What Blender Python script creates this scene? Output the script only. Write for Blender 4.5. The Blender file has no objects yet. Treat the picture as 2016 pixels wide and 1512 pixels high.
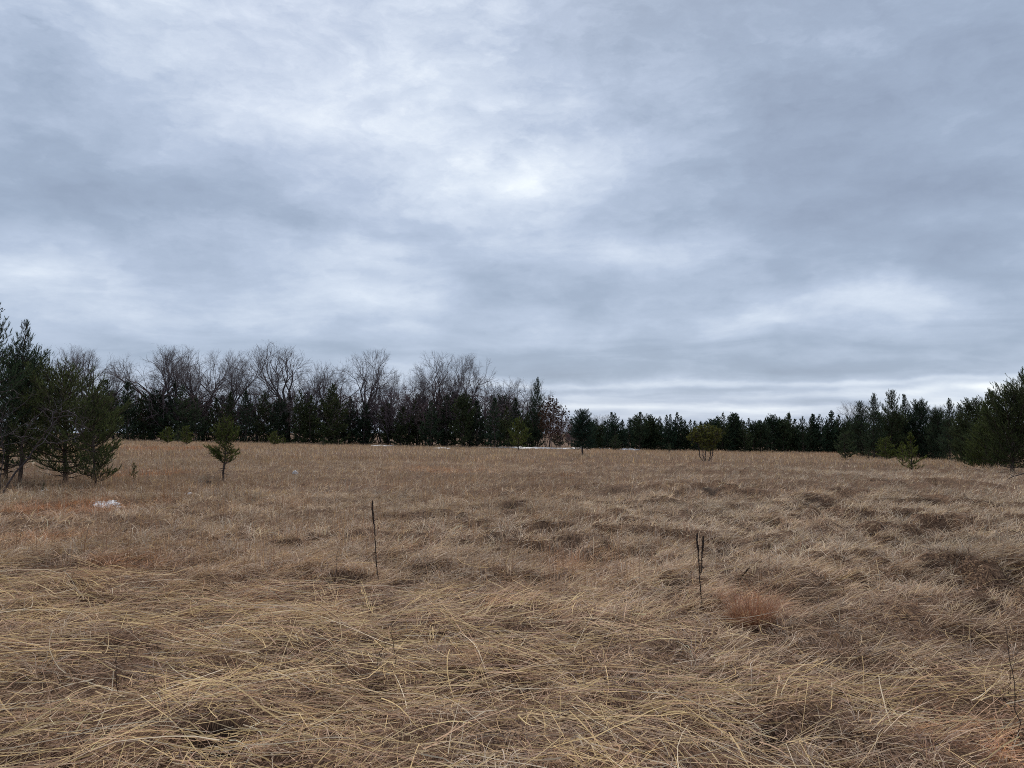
import bpy, math, random
import numpy as np

# ------------------------------------------------------------------ camera, sky, sun, exposure
S = bpy.context.scene
FPX, CX, CY = 1523.0, 1008.0, 756.0          # focal length and centre in photo pixels (2016 x 1512)
PITCH = math.atan(96 / FPX)                  # camera looks slightly up
EYE = 1.6
cam_d = bpy.data.cameras.new('camera')
cam_d.sensor_width = 36.0
cam_d.lens = 36.0 * FPX / 2016
cam_d.clip_start = 0.05
cam_d.clip_end = 6000
cam = bpy.data.objects.new('camera', cam_d)
S.collection.objects.link(cam)
cam.location = (0, 0, EYE)
cam.rotation_euler = (math.radians(90) + PITCH, 0, 0)
S.camera = cam

S.view_settings.view_transform = 'Standard'
S.view_settings.look = 'None'
S.view_settings.gamma = 1
S.view_settings.exposure = 0.97
S.view_settings.use_curve_mapping = False
S.render.engine = 'CYCLES'
S.cycles.use_denoising = False
S.cycles.filter_width = 0.95
S.cycles.max_bounces = 4
S.cycles.diffuse_bounces = 3
S.cycles.transparent_max_bounces = 4
S.cycles.sample_clamp_indirect = 2.0
S.cycles.sample_clamp_direct = 6.0
S.cycles.use_adaptive_sampling = True
S.cycles.adaptive_threshold = 0.01

SUN_EL, SUN_AZ = math.radians(46), math.radians(4)      # behind the bright patch of cloud
sun_d = bpy.data.lights.new('sun', 'SUN')
sun_d.energy = 1.5
sun_d.angle = math.radians(11)
sun_d.color = (1.0, 0.95, 0.88)
sun = bpy.data.objects.new('sun', sun_d)
S.collection.objects.link(sun)
sun.rotation_euler = (math.radians(90) - SUN_EL, 0, math.pi - SUN_AZ)

# direction of a photo pixel in the world
cp, sp_ = math.cos(PITCH), math.sin(PITCH)
def ray(px, py):
    x, u, f = (px - CX) / FPX, (CY - py) / FPX, 1.0
    return np.array([x, f * cp - u * sp_, f * sp_ + u * cp])

SKY_GAIN = 0.55       # cloud radiance against the exposure above
W = bpy.data.worlds.new('World')
S.world = W
W.use_nodes = True
nt = W.node_tree
nt.nodes.clear()
class NT:
    """tiny helper for math node trees"""
    def __init__(s, nt): s.nt = nt
    def n(s, t, **k):
        x = s.nt.nodes.new(t)
        for a, b in k.items(): setattr(x, a, b)
        return x
    def put(s, sock, v):
        if isinstance(v, bpy.types.NodeSocket): s.nt.links.new(v, sock)
        else: sock.default_value = v
    def m(s, op, a, b=0.0, c=None, clamp=False):
        x = s.n('ShaderNodeMath', operation=op, use_clamp=clamp)
        s.put(x.inputs[0], a); s.put(x.inputs[1], b)
        if c is not None: s.put(x.inputs[2], c)
        return x.outputs[0]
    def noise(s, vec, scale, detail=4, rough=.5, dist=0.0, lac=2.0):
        x = s.n('ShaderNodeTexNoise')
        s.put(x.inputs['Vector'], vec)
        x.inputs['Scale'].default_value = scale; x.inputs['Detail'].default_value = detail
        x.inputs['Roughness'].default_value = rough; x.inputs['Distortion'].default_value = dist
        x.inputs['Lacunarity'].default_value = lac
        return x.outputs[0], x.outputs[1]
    def comb(s, x, y, z):
        c = s.n('ShaderNodeCombineXYZ')
        s.put(c.inputs[0], x); s.put(c.inputs[1], y); s.put(c.inputs[2], z)
        return c.outputs[0]
    def ramp(s, fac, stops, interp='LINEAR'):
        r = s.n('ShaderNodeValToRGB')
        s.put(r.inputs[0], fac)
        el = r.color_ramp.elements
        r.color_ramp.interpolation = interp
        while len(el) < len(stops): el.new(0.5)
        for e, (p, c) in zip(el, stops):
            e.position = p; e.color = (*c, 1)
        return r.outputs[0]
    def mix(s, fac, a, b, mode='MIX'):
        x = s.n('ShaderNodeMix', data_type='RGBA', blend_type=mode)
        s.put(x.inputs[0], fac); s.put(x.inputs[6], a if isinstance(a, bpy.types.NodeSocket) else (*a, 1))
        s.put(x.inputs[7], b if isinstance(b, bpy.types.NodeSocket) else (*b, 1))
        return x.outputs[2]

def build_sky():
    g = NT(nt)
    tc = g.n('ShaderNodeTexCoord')
    sep = g.n('ShaderNodeSeparateXYZ')
    nt.links.new(tc.outputs['Generated'], sep.inputs[0])
    x, y, z = sep.outputs
    zc = g.m('ADD', g.m('ABSOLUTE', z), 0.13)
    u, v = g.m('DIVIDE', x, zc), g.m('DIVIDE', y, zc)          # a flat cloud deck seen from below
    P = g.comb(u, v, 0.0)
    wc = g.noise(P, 1.0, 2, .5)[1]
    ws = g.n('ShaderNodeSeparateXYZ'); nt.links.new(wc, ws.inputs[0])
    u2 = g.m('ADD', u, g.m('MULTIPLY', g.m('SUBTRACT', ws.outputs[0], .5), .8))
    v2 = g.m('ADD', v, g.m('MULTIPLY', g.m('SUBTRACT', ws.outputs[1], .5), .8))
    Q = g.comb(g.m('MULTIPLY', u2, .8), g.m('MULTIPLY', v2, 1.15), 3.7)
    n1 = g.noise(Q, 1.5, 6, .5, .2)[0]
    # azimuth and elevation, gently warped, for the large light and dark banks
    az = g.m('ARCTAN2', x, y); el = g.m('ARCSINE', z)
    D3 = g.n('ShaderNodeVectorMath', operation='MULTIPLY')
    nt.links.new(tc.outputs['Generated'], D3.inputs[0]); D3.inputs[1].default_value = (1, 1, 2.2)
    wn = g.noise(D3.outputs[0], 6.5, 6, .58)[1]
    wsp = g.n('ShaderNodeSeparateXYZ'); nt.links.new(wn, wsp.inputs[0])
    az = g.m('ADD', az, g.m('MULTIPLY', g.m('SUBTRACT', wsp.outputs[0], .5), .30))
    el = g.m('ADD', el, g.m('MULTIPLY', g.m('SUBTRACT', wsp.outputs[1], .5), g.m('MULTIPLY_ADD', el, .36, .012)))
    banks = [(1000, 345, 100, 50, .23), (1000, 350, 260, 120, .03), (860, 150, 170, 190, .11), (560, 70, 260, 110, .12), (300, 165, 240, 45, .06),
             (650, 500, 150, 34, .15), (1190, 495, 200, 44, .16), (1570, 608, 230, 38, .28), (470, 250, 110, 40, .06),
             (180, 600, 330, 60, .08), (1960, 772, 150, 18, .24), (1180, 790, 420, 24, .06), (640, 600, 260, 36, .09), (1240, 290, 140, 60, .09),
             (90, 275, 190, 80, -.13), (260, 395, 330, 50, -.14), (1620, 160, 420, 190, -.17), (1800, 490, 320, 80, -.12),
             (1260, 612, 230, 34, -.14), (1480, 700, 620, 34, -.13), (1900, 300, 330, 140, -.10), (370, 545, 120, 24, -.09),
             (800, 560, 240, 40, -.05), (1500, 400, 260, 50, -.06), (350, 680, 420, 26, -.06), (1350, 757, 420, 6, .12), (1750, 754, 300, 6, .08), (1560, 778, 420, 7, .05), (1300, 800, 260, 7, .16), (1650, 806, 140, 7, .15),
             (1450, 768, 500, 5, -.10), (1500, 790, 400, 6, -.10), (1880, 742, 260, 6, -.12), (1100, 735, 420, 14, -.08), (400, 640, 200, 16, .10), (900, 470, 120, 24, -.08)]
    D4 = g.n('ShaderNodeVectorMath', operation='MULTIPLY_ADD')
    nt.links.new(tc.outputs['Generated'], D4.inputs[0]); D4.inputs[1].default_value = (1, 1, 1.9); nt.links.new(wn, D4.inputs[2])
    D5 = g.n('ShaderNodeVectorMath', operation='SCALE'); nt.links.new(wn, D5.inputs[0]); D5.inputs['Scale'].default_value = .22
    nt.links.new(D5.outputs[0], D4.inputs[2])
    n3 = g.noise(D4.outputs[0], 13.0, 6, .6)[0]
    tot = g.m('MULTIPLY', g.m('SUBTRACT', n1, .5), .62)
    tot = g.m('ADD', tot, g.m('MULTIPLY', g.m('SUBTRACT', n3, .5), g.m('MULTIPLY_ADD', el, .75, .10)))
    tot = g.m('ADD', tot, g.m('MULTIPLY', g.m('SUBTRACT', wsp.outputs[2], .5), .42))
    for (px, py, rx, ry, a) in banks:
        d = ray(px, py); d /= np.linalg.norm(d)
        a0, e0 = math.atan2(d[0], d[1]), math.asin(d[2])
        ka, ke = FPX / (1.25 * rx), FPX / (1.25 * ry)
        qa = g.m('MULTIPLY_ADD', az, ka, -a0 * ka); qe = g.m('MULTIPLY_ADD', el, ke, -e0 * ke)
        r2 = g.m('MULTIPLY_ADD', qa, qa, g.m('MULTIPLY', qe, qe))
        tot = g.m('MULTIPLY_ADD', g.m('POWER', 0.3679, r2), a, tot)
    L = g.m('ADD', tot, .475, clamp=True)
    k = SKY_GAIN
    col = g.ramp(L, [(p, tuple(q * k for q in c)) for p, c in
                    [(0.10, (.26, .32, .43)), (0.32, (.33, .405, .53)), (0.50, (.445, .525, .665)),
                     (0.68, (.63, .705, .82)), (0.86, (.86, .92, .97)), (1.0, (1.05, 1.05, 1.05))]])
    # very large tint drift, the phone's blue cast
    t3 = g.noise(tc.outputs['Generated'], 2.2, 2, .5)[0]
    col = g.mix(g.m('MULTIPLY', g.m('SUBTRACT', t3, .5), .5, clamp=True), col, g.mix(1.0, col, (1.05, .98, 1.04), 'MULTIPLY'))
    b1 = g.n('ShaderNodeBackground'); nt.links.new(col, b1.inputs[0]); b1.inputs[1].default_value = 1.0
    sky = g.n('ShaderNodeTexSky', sky_type='NISHITA', sun_disc=False, sun_elevation=SUN_EL, sun_rotation=SUN_AZ)
    b2 = g.n('ShaderNodeBackground'); nt.links.new(sky.outputs[0], b2.inputs[0]); b2.inputs[1].default_value = 0.06
    mx = g.n('ShaderNodeMixShader'); mx.inputs[0].default_value = 0.93
    nt.links.new(b2.outputs[0], mx.inputs[1]); nt.links.new(b1.outputs[0], mx.inputs[2])
    out = g.n('ShaderNodeOutputWorld'); nt.links.new(mx.outputs[0], out.inputs[0])
build_sky()
W.cycles.sampling_method = 'NONE'     # an even overcast sky: plain bounces find it

# ------------------------------------------------------------------ numpy noise and the lie of the land
RS = np.random.RandomState(11)
_perm = RS.rand(256, 256)
def vnoise(x, y):
    xi, yi = np.floor(x).astype(int), np.floor(y).astype(int)
    fx, fy = x - xi, y - yi
    fx, fy = fx * fx * (3 - 2 * fx), fy * fy * (3 - 2 * fy)
    g = lambda a, b: _perm[a & 255, b & 255]
    return (g(xi, yi) * (1 - fx) + g(xi + 1, yi) * fx) * (1 - fy) + (g(xi, yi + 1) * (1 - fx) + g(xi + 1, yi + 1) * fx) * fy - .5
def fbm(x, y, o=3):
    s, a = 0, 1.0
    for i in range(o):
        s = s + a * vnoise(x * 2**i + 17.3 * i, y * 2**i - 9.1 * i); a *= .5
    return s
def sstep(a, b, x):
    t = np.clip((x - a) / (b - a), 0, 1); return t * t * (3 - 2 * t)

def plane(x, y): return -0.0165 * x - 0.0065 * y
def hit_plane(px, py):
    d = ray(px, py)
    t = -EYE / (d[2] + 0.0165 * d[0] + 0.0065 * d[1])
    return d[0] * t, d[1] * t
# bare hollows and burrow mouths in the sward: photo pixel of the centre, half width and half depth in metres, depth
HOLES = []
for (px, py, a, b, dep) in [(680, 1152, .17, .20, .22), (800, 1132, .22, .20, .12), (1672, 1153, .26, .16, .13), (1710, 1150, .14, .16, .12),
                            (1838, 1000, .30, .5, .28), (1918, 982, .32, .6, .26), (1450, 1085, .34, .5, .16), (1312, 1158, .18, .16, .12),
                            (1842, 1018, .35, .4, .2), (1005, 1003, .4, .5, .12), (870, 1026, .35, .5, .10), (1065, 1138, .2, .2, .10),
                            (1895, 1168, .18, .18, .14), (1600, 1005, .22, .4, .14), (585, 1152, .12, .15, .08), (1790, 1135, .25, .2, .12),
                            (870, 1165, .2, .15, .08), (1385, 975, .4, .8, .12), (1500, 1100, .25, .3, .12), (1880, 1300, .14, .1, .1),
                            (1010, 1262, .12, .12, .12), (420, 1470, .12, .1, .10), (990, 1440, .12, .10, .08), (1520, 1455, .12, .1, .08)]:
    hx, hy = hit_plane(px, py)
    HOLES.append((hx, hy, a * 1.1, b * 1.25, dep * 1.2))
def holes_mask(x, y):
    m = np.zeros_like(x)
    for (hx, hy, a, b, dep) in HOLES:
        q = ((x - hx) / a)**2 + ((y - hy) / b)**2
        m = np.maximum(m, np.exp(-q * q))
    return m
def crease(x, y):
    """gaps between tussocks: distance-like field, 0 along the gaps"""
    w = .35 * fbm(x / 1.1 + 91, y / 1.1, 2)
    return np.abs(fbm(x / .75 + 5 + w, y / .95 + w, 2))
def rough(x, y):
    """how hummocky the sward is: strong on the right and in the foreground, weak on the left"""
    d = np.hypot(x, y)
    r = .28 + .82 * sstep(-4, 5, x - .03 * y) * sstep(7, 11, d) - .04 * sstep(9, 6, d)
    return r * (1 - sstep(45, 90, d)) * (.55 + .9 * np.clip(.5 + 1.6 * fbm(x / 4.2 + 14, y / 4.2 + 2, 2), 0, 1))
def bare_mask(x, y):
    """bare earth with shade painted in: the burrows and the deepest gaps between tussocks"""
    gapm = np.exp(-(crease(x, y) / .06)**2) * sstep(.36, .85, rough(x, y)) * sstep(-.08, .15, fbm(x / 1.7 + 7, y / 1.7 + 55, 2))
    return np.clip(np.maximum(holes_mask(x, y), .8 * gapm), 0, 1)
def terrain(x, y):
    x = np.asarray(x, float); y = np.asarray(y, float)
    d = np.hypot(x, y)
    fade = 1 - sstep(45, 95, d)
    z = plane(x, y) * np.where(d > 300, 300 / np.maximum(d, 1), 1.0)
    z = z + .16 * fbm(x / 7.0, y / 7.0, 2) * fade * sstep(1, 9, d)
    z = z + rough(x, y) * (1.0 * np.minimum(crease(x, y), .30) - .10)
    z = z + (.07 * fbm(x / .5 + 3, y / .5, 2) + .055 * fbm(x / .19 + 3, y / .22, 2)) * (1 - sstep(20, 40, d))
    for (hx, hy, a, b, dep) in HOLES:
        q = ((x - hx) / a)**2 + ((y - hy) / b)**2
        z = z - dep * np.exp(-q * q) + dep * .16 * np.exp(-(np.sqrt(q) - 1.55)**2 * 5) * sstep(0, .9, (y - hy) / b)
    return z
def tz(x, y): return float(terrain(np.array([x]), np.array([y]))[0])
def ground_hit(px, py):
    """world point on the ground that photo pixel looks at"""
    d = ray(px, py)
    x, y = hit_plane(px, py)
    for _ in range(12):
        z = tz(x, y)
        t = (z - EYE) / d[2] if abs(d[2]) > 1e-6 else 100
        nx, ny = d[0] * t, d[1] * t
        x, y = x + .4 * (nx - x), y + .4 * (ny - y)
    return x, y, tz(x, y)
def at_depth(px, depth):
    x = (px - CX) / FPX * depth / cp * 1.0
    return x, depth, tz(x, depth)
def height_to(px, py_top, x, y, z):
    """height above z of photo row py_top at depth y"""
    d = ray(px, py_top)
    return EYE + d[2] / d[1] * y - z

# ------------------------------------------------------------------ mesh helpers
COL = S.collection
def make_mesh(name, verts, faces, col=None, smooth=False):
    verts = np.asarray(verts, np.float32); faces = np.asarray(faces, np.int32)
    k = faces.shape[1]
    me = bpy.data.meshes.new(name)
    me.vertices.add(len(verts)); me.vertices.foreach_set('co', verts.ravel())
    me.loops.add(faces.size); me.loops.foreach_set('vertex_index', faces.ravel())
    me.polygons.add(len(faces))
    me.polygons.foreach_set('loop_start', np.arange(0, faces.size, k, dtype=np.int32))
    me.polygons.foreach_set('loop_total', np.full(len(faces), k, np.int32))
    if smooth: me.polygons.foreach_set('use_smooth', np.ones(len(faces), bool))
    me.update(calc_edges=True)
    if col is not None:
        a = me.attributes.new('Col', 'FLOAT_COLOR', 'POINT')
        c = np.ones((len(verts), 4), np.float32); c[:, :3] = col
        a.data.foreach_set('color', c.ravel())
    return me
def obj(name, me, mat=None, parent=None, color=None):
    o = bpy.data.objects.new(name, me)
    COL.objects.link(o)
    if mat is not None and len(me.materials) == 0: me.materials.append(mat)
    if parent is not None: o.parent = parent
    if color is not None: o.color = (*color, 1)
    return o
def tag(o, label, cat=None, group=None, kind=None):
    if label: o['label'] = label
    if cat: o['category'] = cat
    if group: o['group'] = group
    if kind: o['kind'] = kind
    return o
def norm(v): return v / np.maximum(np.linalg.norm(v, axis=-1, keepdims=True), 1e-9)
def frames(d):
    d = norm(d)
    ref = np.where(np.abs(d[:, 2:3]) > .9, np.array([[1., 0, 0]]), np.array([[0, 0, 1.]]))
    a = norm(np.cross(d, ref)); b = np.cross(d, a)
    return a, b
def frustums(segs, n=4):
    """segs: rows p0(3) p1(3) r0 r1 -> verts, quads"""
    s = np.asarray(segs, float)
    p0, p1, r0, r1 = s[:, 0:3], s[:, 3:6], s[:, 6:7], s[:, 7:8]
    a, b = frames(p1 - p0)
    V = []
    for k in range(n):
        c, q = math.cos(2 * math.pi * k / n), math.sin(2 * math.pi * k / n)
        V.append(p0 + r0 * (c * a + q * b)); V.append(p1 + r1 * (c * a + q * b))
    V = np.stack(V, 1).reshape(-1, 3)
    base = (np.arange(len(s)) * 2 * n)[:, None]
    F = np.concatenate([base + np.array([[2 * k, (2 * k + 2) % (2 * n), (2 * k + 3) % (2 * n), 2 * k + 1]]) for k in range(n)], 0)
    return V, F
def tube(points, radii, n=8):
    P = np.asarray(points, float); R = np.asarray(radii, float)
    T = norm(np.gradient(P, axis=0)); a, b = frames(T)
    ang = 2 * np.pi * np.arange(n) / n
    V = P[:, None, :] + R[:, None, None] * (np.cos(ang)[None, :, None] * a[:, None, :] + np.sin(ang)[None, :, None] * b[:, None, :])
    V = V.reshape(-1, 3)
    F = []
    for i in range(len(P) - 1):
        for k in range(n):
            F.append((i * n + k, i * n + (k + 1) % n, (i + 1) * n + (k + 1) % n, (i + 1) * n + k))
    return V, np.array(F)
def needles(shoots, K, nl, nw, rng, spread=.75, colf=None):
    """shoots: rows p(3) d(3) len -> one thin triangle per needle"""
    s = np.asarray(shoots, float)
    N = len(s)
    p = np.repeat(s[:, 0:3], K, 0); d = norm(np.repeat(s[:, 3:6], K, 0)); L = np.repeat(s[:, 6:7], K, 0)
    a, b = frames(d)
    th = rng.rand(N * K, 1) * 2 * np.pi
    rad = np.cos(th) * a + np.sin(th) * b
    t = rng.rand(N * K, 1)
    base = p + d * L * t
    ns_ = np.repeat(s[:, 7:8], K, 0) if s.shape[1] > 7 else 1.0
    an = spread * (.6 + .7 * rng.rand(N * K, 1)) * (1.15 - .6 * t)
    nd = norm(d * np.cos(an) + rad * np.sin(an) + .12 * (rng.rand(N * K, 3) - .5))
    ln = nl * ns_ * (.7 + .6 * rng.rand(N * K, 1))
    side = norm(np.cross(nd, rad + .3 * rng.randn(N * K, 3))) * nw * .5
    V = np.stack([base - side, base + side, base + nd * ln], 1).reshape(-1, 3)
    F = np.arange(N * K * 3).reshape(-1, 3)
    c = np.repeat(np.clip(.55 + .35 * rng.randn(N, 1), .2, 1.5), K, 0) * (.75 + .5 * rng.rand(N * K, 1))
    C = np.repeat(c, 3, 0)
    return V, F, C

# ------------------------------------------------------------------ materials
def new_mat(name):
    m = bpy.data.materials.new(name); m.use_nodes = True
    m.node_tree.nodes.clear()
    return m, NT(m.node_tree)
def finish(m, g, col, rough=.8, spec=.15, trans=0.0, bump=None, tcol=None):
    p = g.n('ShaderNodeBsdfPrincipled')
    g.put(p.inputs['Base Color'], col); g.put(p.inputs['Roughness'], rough)
    p.inputs['Specular IOR Level'].default_value = spec
    if bump is not None:
        b = g.n('ShaderNodeBump'); b.inputs['Strength'].default_value = bump[1]; b.inputs['Distance'].default_value = bump[2]
        g.put(b.inputs['Height'], bump[0]); m.node_tree.links.new(b.outputs[0], p.inputs['Normal'])
    o = g.n('ShaderNodeOutputMaterial')
    if trans > 0:
        t = g.n('ShaderNodeBsdfTranslucent'); g.put(t.inputs[0], tcol if tcol is not None else col)
        mx = g.n('ShaderNodeMixShader'); mx.inputs[0].default_value = trans
        m.node_tree.links.new(p.outputs[0], mx.inputs[1]); m.node_tree.links.new(t.outputs[0], mx.inputs[2])
        m.node_tree.links.new(mx.outputs[0], o.inputs[0])
    else:
        m.node_tree.links.new(p.outputs[0], o.inputs[0])
    return m
def attr(g, name, typ='GEOMETRY'):
    a = g.n('ShaderNodeAttribute', attribute_name=name, attribute_type=typ)
    return a.outputs['Color']

def mat_ground():
    m, g = new_mat('field_soil_and_thatch')
    geo = g.n('ShaderNodeNewGeometry')
    pos = geo.outputs['Position']
    n1 = g.noise(pos, .35, 4, .6)[0]; n2 = g.noise(pos, 2.2, 4, .6)[0]; n3 = g.noise(pos, 28.0, 5, .7)[0]
    fib = None                                   # matted straw: fine strands lying in several directions
    for ang, off in ((1.45, 0), (.6, 3.3), (2.4, 7.7)):
        mp = g.n('ShaderNodeMapping'); mp.inputs['Rotation'].default_value = (0, 0, ang); mp.inputs['Scale'].default_value = (150, 11, 20); mp.inputs['Location'].default_value = (off, off, 0)
        wv = g.n('ShaderNodeVectorMath', operation='MULTIPLY_ADD')
        m.node_tree.links.new(g.noise(pos, 3.0, 2, .5)[1], wv.inputs[0]); wv.inputs[1].default_value = (.16, .16, .0); m.node_tree.links.new(pos, wv.inputs[2])
        m.node_tree.links.new(wv.outputs[0], mp.inputs[0])
        f = g.noise(mp.outputs[0], 1.0, 2, .5)[0]
        fib = f if fib is None else g.m('MAXIMUM', fib, f)
    thatch = g.ramp(fib, [(.50, (.045, .028, .020)), (.60, (.15, .095, .062)), (.70, (.30, .205, .125)), (.80, (.46, .33, .20))])
    thatch = g.mix(1.0, thatch, g.ramp(n2, [(.3, (.65, .62, .60)), (.7, (1.15, 1.1, 1.05))]), 'MULTIPLY')
    thatch = g.mix(g.m('MULTIPLY', g.m('SUBTRACT', n1, .35), 1.2, clamp=True), thatch, g.mix(1.0, thatch, (1.05, .88, .84), 'MULTIPLY'))
    soil_shade = g.ramp(n3, [(.3, (.016, .012, .010)), (.7, (.045, .032, .025))])  # dark soil, with the shade of hollows and gaps painted into its colour
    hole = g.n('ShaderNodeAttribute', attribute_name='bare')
    col = g.mix(g.m('MULTIPLY', hole.outputs['Fac'], g.ramp(fib, [(.58, (1, 1, 1)), (.72, (.35, .35, .35))])), thatch, soil_shade)
    return finish(m, g, col, .9, .05, bump=(fib, .7, .02))
def mat_grass(name, trans=.28):
    m, g = new_mat(name)
    return finish(m, g, attr(g, 'Col'), .6, .2, trans)
def mat_bark(name, a, b, scale=6):
    m, g = new_mat(name)
    tc = g.n('ShaderNodeTexCoord')
    mp = g.n('ShaderNodeMapping'); mp.inputs['Scale'].default_value = (1, 1, .25)
    m.node_tree.links.new(tc.outputs['Object'], mp.inputs[0])
    n = g.noise(mp.outputs[0], scale, 6, .7, .4)[0]
    return finish(m, g, g.ramp(n, [(.3, a), (.7, b)]), .9, .1, bump=(n, .7, .02))
def mat_needle(name, dark, light, trans=.12):
    m, g = new_mat(name)
    oi = g.n('ShaderNodeObjectInfo')
    f = attr(g, 'Col')
    c = g.ramp(f, [(.15, dark), (.9, light)])
    c = g.mix(1.0, c, oi.outputs['Color'], 'MULTIPLY')
    return finish(m, g, c, .8, .0, trans)
def mat_obj(name, col, rough=.85, spec=.1, trans=0.0):
    m, g = new_mat(name)
    oi = g.n('ShaderNodeObjectInfo')
    tc = g.n('ShaderNodeTexCoord')
    n = g.noise(tc.outputs['Object'], 9.0, 5, .65)[0]
    c = g.mix(1.0, g.mix(1.0, (*col,), g.ramp(n, [(.3, (.6, .6, .6)), (.7, (1.3, 1.3, 1.3))]), 'MULTIPLY'), oi.outputs['Color'], 'MULTIPLY')
    return finish(m, g, c, rough, spec, trans)
M = dict(
    ground=mat_ground(), grass=mat_grass('dry_grass'),
    pine_bark=mat_bark('pine_bark', (.045, .034, .028), (.13, .10, .085), 14),
    oak_bark=mat_obj('oak_bark', (.075, .062, .062)),
    twig=mat_obj('bare_twig', (.15, .125, .125)),
    needle=mat_needle('pine_needle', (.030, .044, .030), (.105, .135, .070), .2),
    leaf_brown=mat_needle('withered_leaf', (.055, .030, .020), (.13, .072, .043), .1),
    stem=mat_obj('weed_stem', (.085, .060, .044)),
    seed=mat_obj('mullein_seed_head', (.045, .032, .025)),
)
def mat_snow():
    m, g = new_mat('old_snow')
    geo = g.n('ShaderNodeNewGeometry')
    n = g.noise(geo.outputs['Position'], 6.0, 5, .6)[0]
    return finish(m, g, g.ramp(n, [(.3, (.34, .33, .33)), (.65, (.66, .66, .67))]), .6, .3, bump=(n, .5, .05))
M['snow'] = mat_snow()

# ------------------------------------------------------------------ the ground
def build_ground():
    ang = np.concatenate([np.arange(-42, 42.01, .36), np.arange(44, 318, 4.0)])
    ang = np.radians(ang)
    r = [0.0, .35]
    while r[-1] < 4500: r.append(r[-1] * (1.0095 if 4 < r[-1] < 26 else 1.019) + .004)
    r = np.array(r)
    A, R = np.meshgrid(ang, r)
    X, Y = R * np.sin(A), R * np.cos(A)
    Z = terrain(X.ravel(), Y.ravel())
    V = np.stack([X.ravel(), Y.ravel(), Z], 1)
    na, nr = len(ang), len(r)
    i, j = np.meshgrid(np.arange(nr - 1), np.arange(na), indexing='ij')
    j2 = (j + 1) % na
    F = np.stack([i * na + j, (i + 1) * na + j, (i + 1) * na + j2, i * na + j2], -1).reshape(-1, 4)[:, ::-1]
    me = make_mesh('field', V, F, smooth=True)
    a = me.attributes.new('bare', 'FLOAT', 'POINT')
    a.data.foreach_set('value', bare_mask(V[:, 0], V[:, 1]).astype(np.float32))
    o = obj('field', me, M['ground'])
    tag(o, 'open field of dry brown grass sloping gently to the right', None, None, 'structure')
build_ground()

# ------------------------------------------------------------------ grass
STRAW = np.array([[.58, .435, .255], [.63, .475, .255], [.52, .41, .295], [.44, .30, .19], [.34, .22, .145], [.60, .48, .345], [.48, .34, .21]])
def ribbons(P, width, side, cols, taper=.8, power=1.5):
    """P: N x (k+1) x 3 centre lines -> flat tapering strips"""
    N, k1 = P.shape[:2]
    t = np.linspace(0, 1, k1)
    w = (width[:, None] * (1 - taper * t[None, :]**power))[:, :, None] * .5
    s = side if side.ndim == 3 else side[:, None, :]
    V = np.stack([P - s * w, P + s * w], 2).reshape(-1, 3)
    b = (np.arange(N) * k1 * 2)[:, None, None]
    k = (np.arange(k1 - 1) * 2)[None, :, None]
    F = (b + k + np.array([0, 1, 3, 2])[None, None, :]).reshape(-1, 4)
    return V, F, np.repeat(cols, k1 * 2, 0)
def blades(base, az, length, lean, curl, width, rng, seg, cols, twist=0.0):
    """start at base, leave at angle lean from the vertical, bend by curl along the length"""
    N = len(base)
    P = np.zeros((N, seg + 1, 3)); P[:, 0] = base
    a = az.copy()
    for k in range(seg):
        th = lean + curl * (k / seg)
        P[:, k + 1] = P[:, k] + np.stack([np.sin(th) * np.sin(a), np.sin(th) * np.cos(a), np.cos(th)], 1) * (length / seg)[:, None]
        a = a + twist * rng.randn(N)
    floor = base[:, 2:3] - .01 + .03 * rng.rand(N, 1)
    P[:, 1:, 2] = np.maximum(P[:, 1:, 2], floor)
    side = norm(np.stack([np.cos(az), -np.sin(az), .5 * rng.randn(N)], 1))
    return ribbons(P, width, side, cols)
def wedge(n, d0, d1, rng, half=.72, pad=1.5):
    """points in the field of view between two depths, a little wider than the lens sees"""
    out, k = [], 0
    while k < n:
        y = d0 + (d1 - d0) * rng.rand(n)
        x = (rng.rand(n) * 2 - 1) * (half * d1 + pad)
        ok = np.abs(x) < half * y + pad
        out.append(np.stack([x[ok], y[ok]], 1)); k += ok.sum()
    return np.concatenate(out)[:n]

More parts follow.
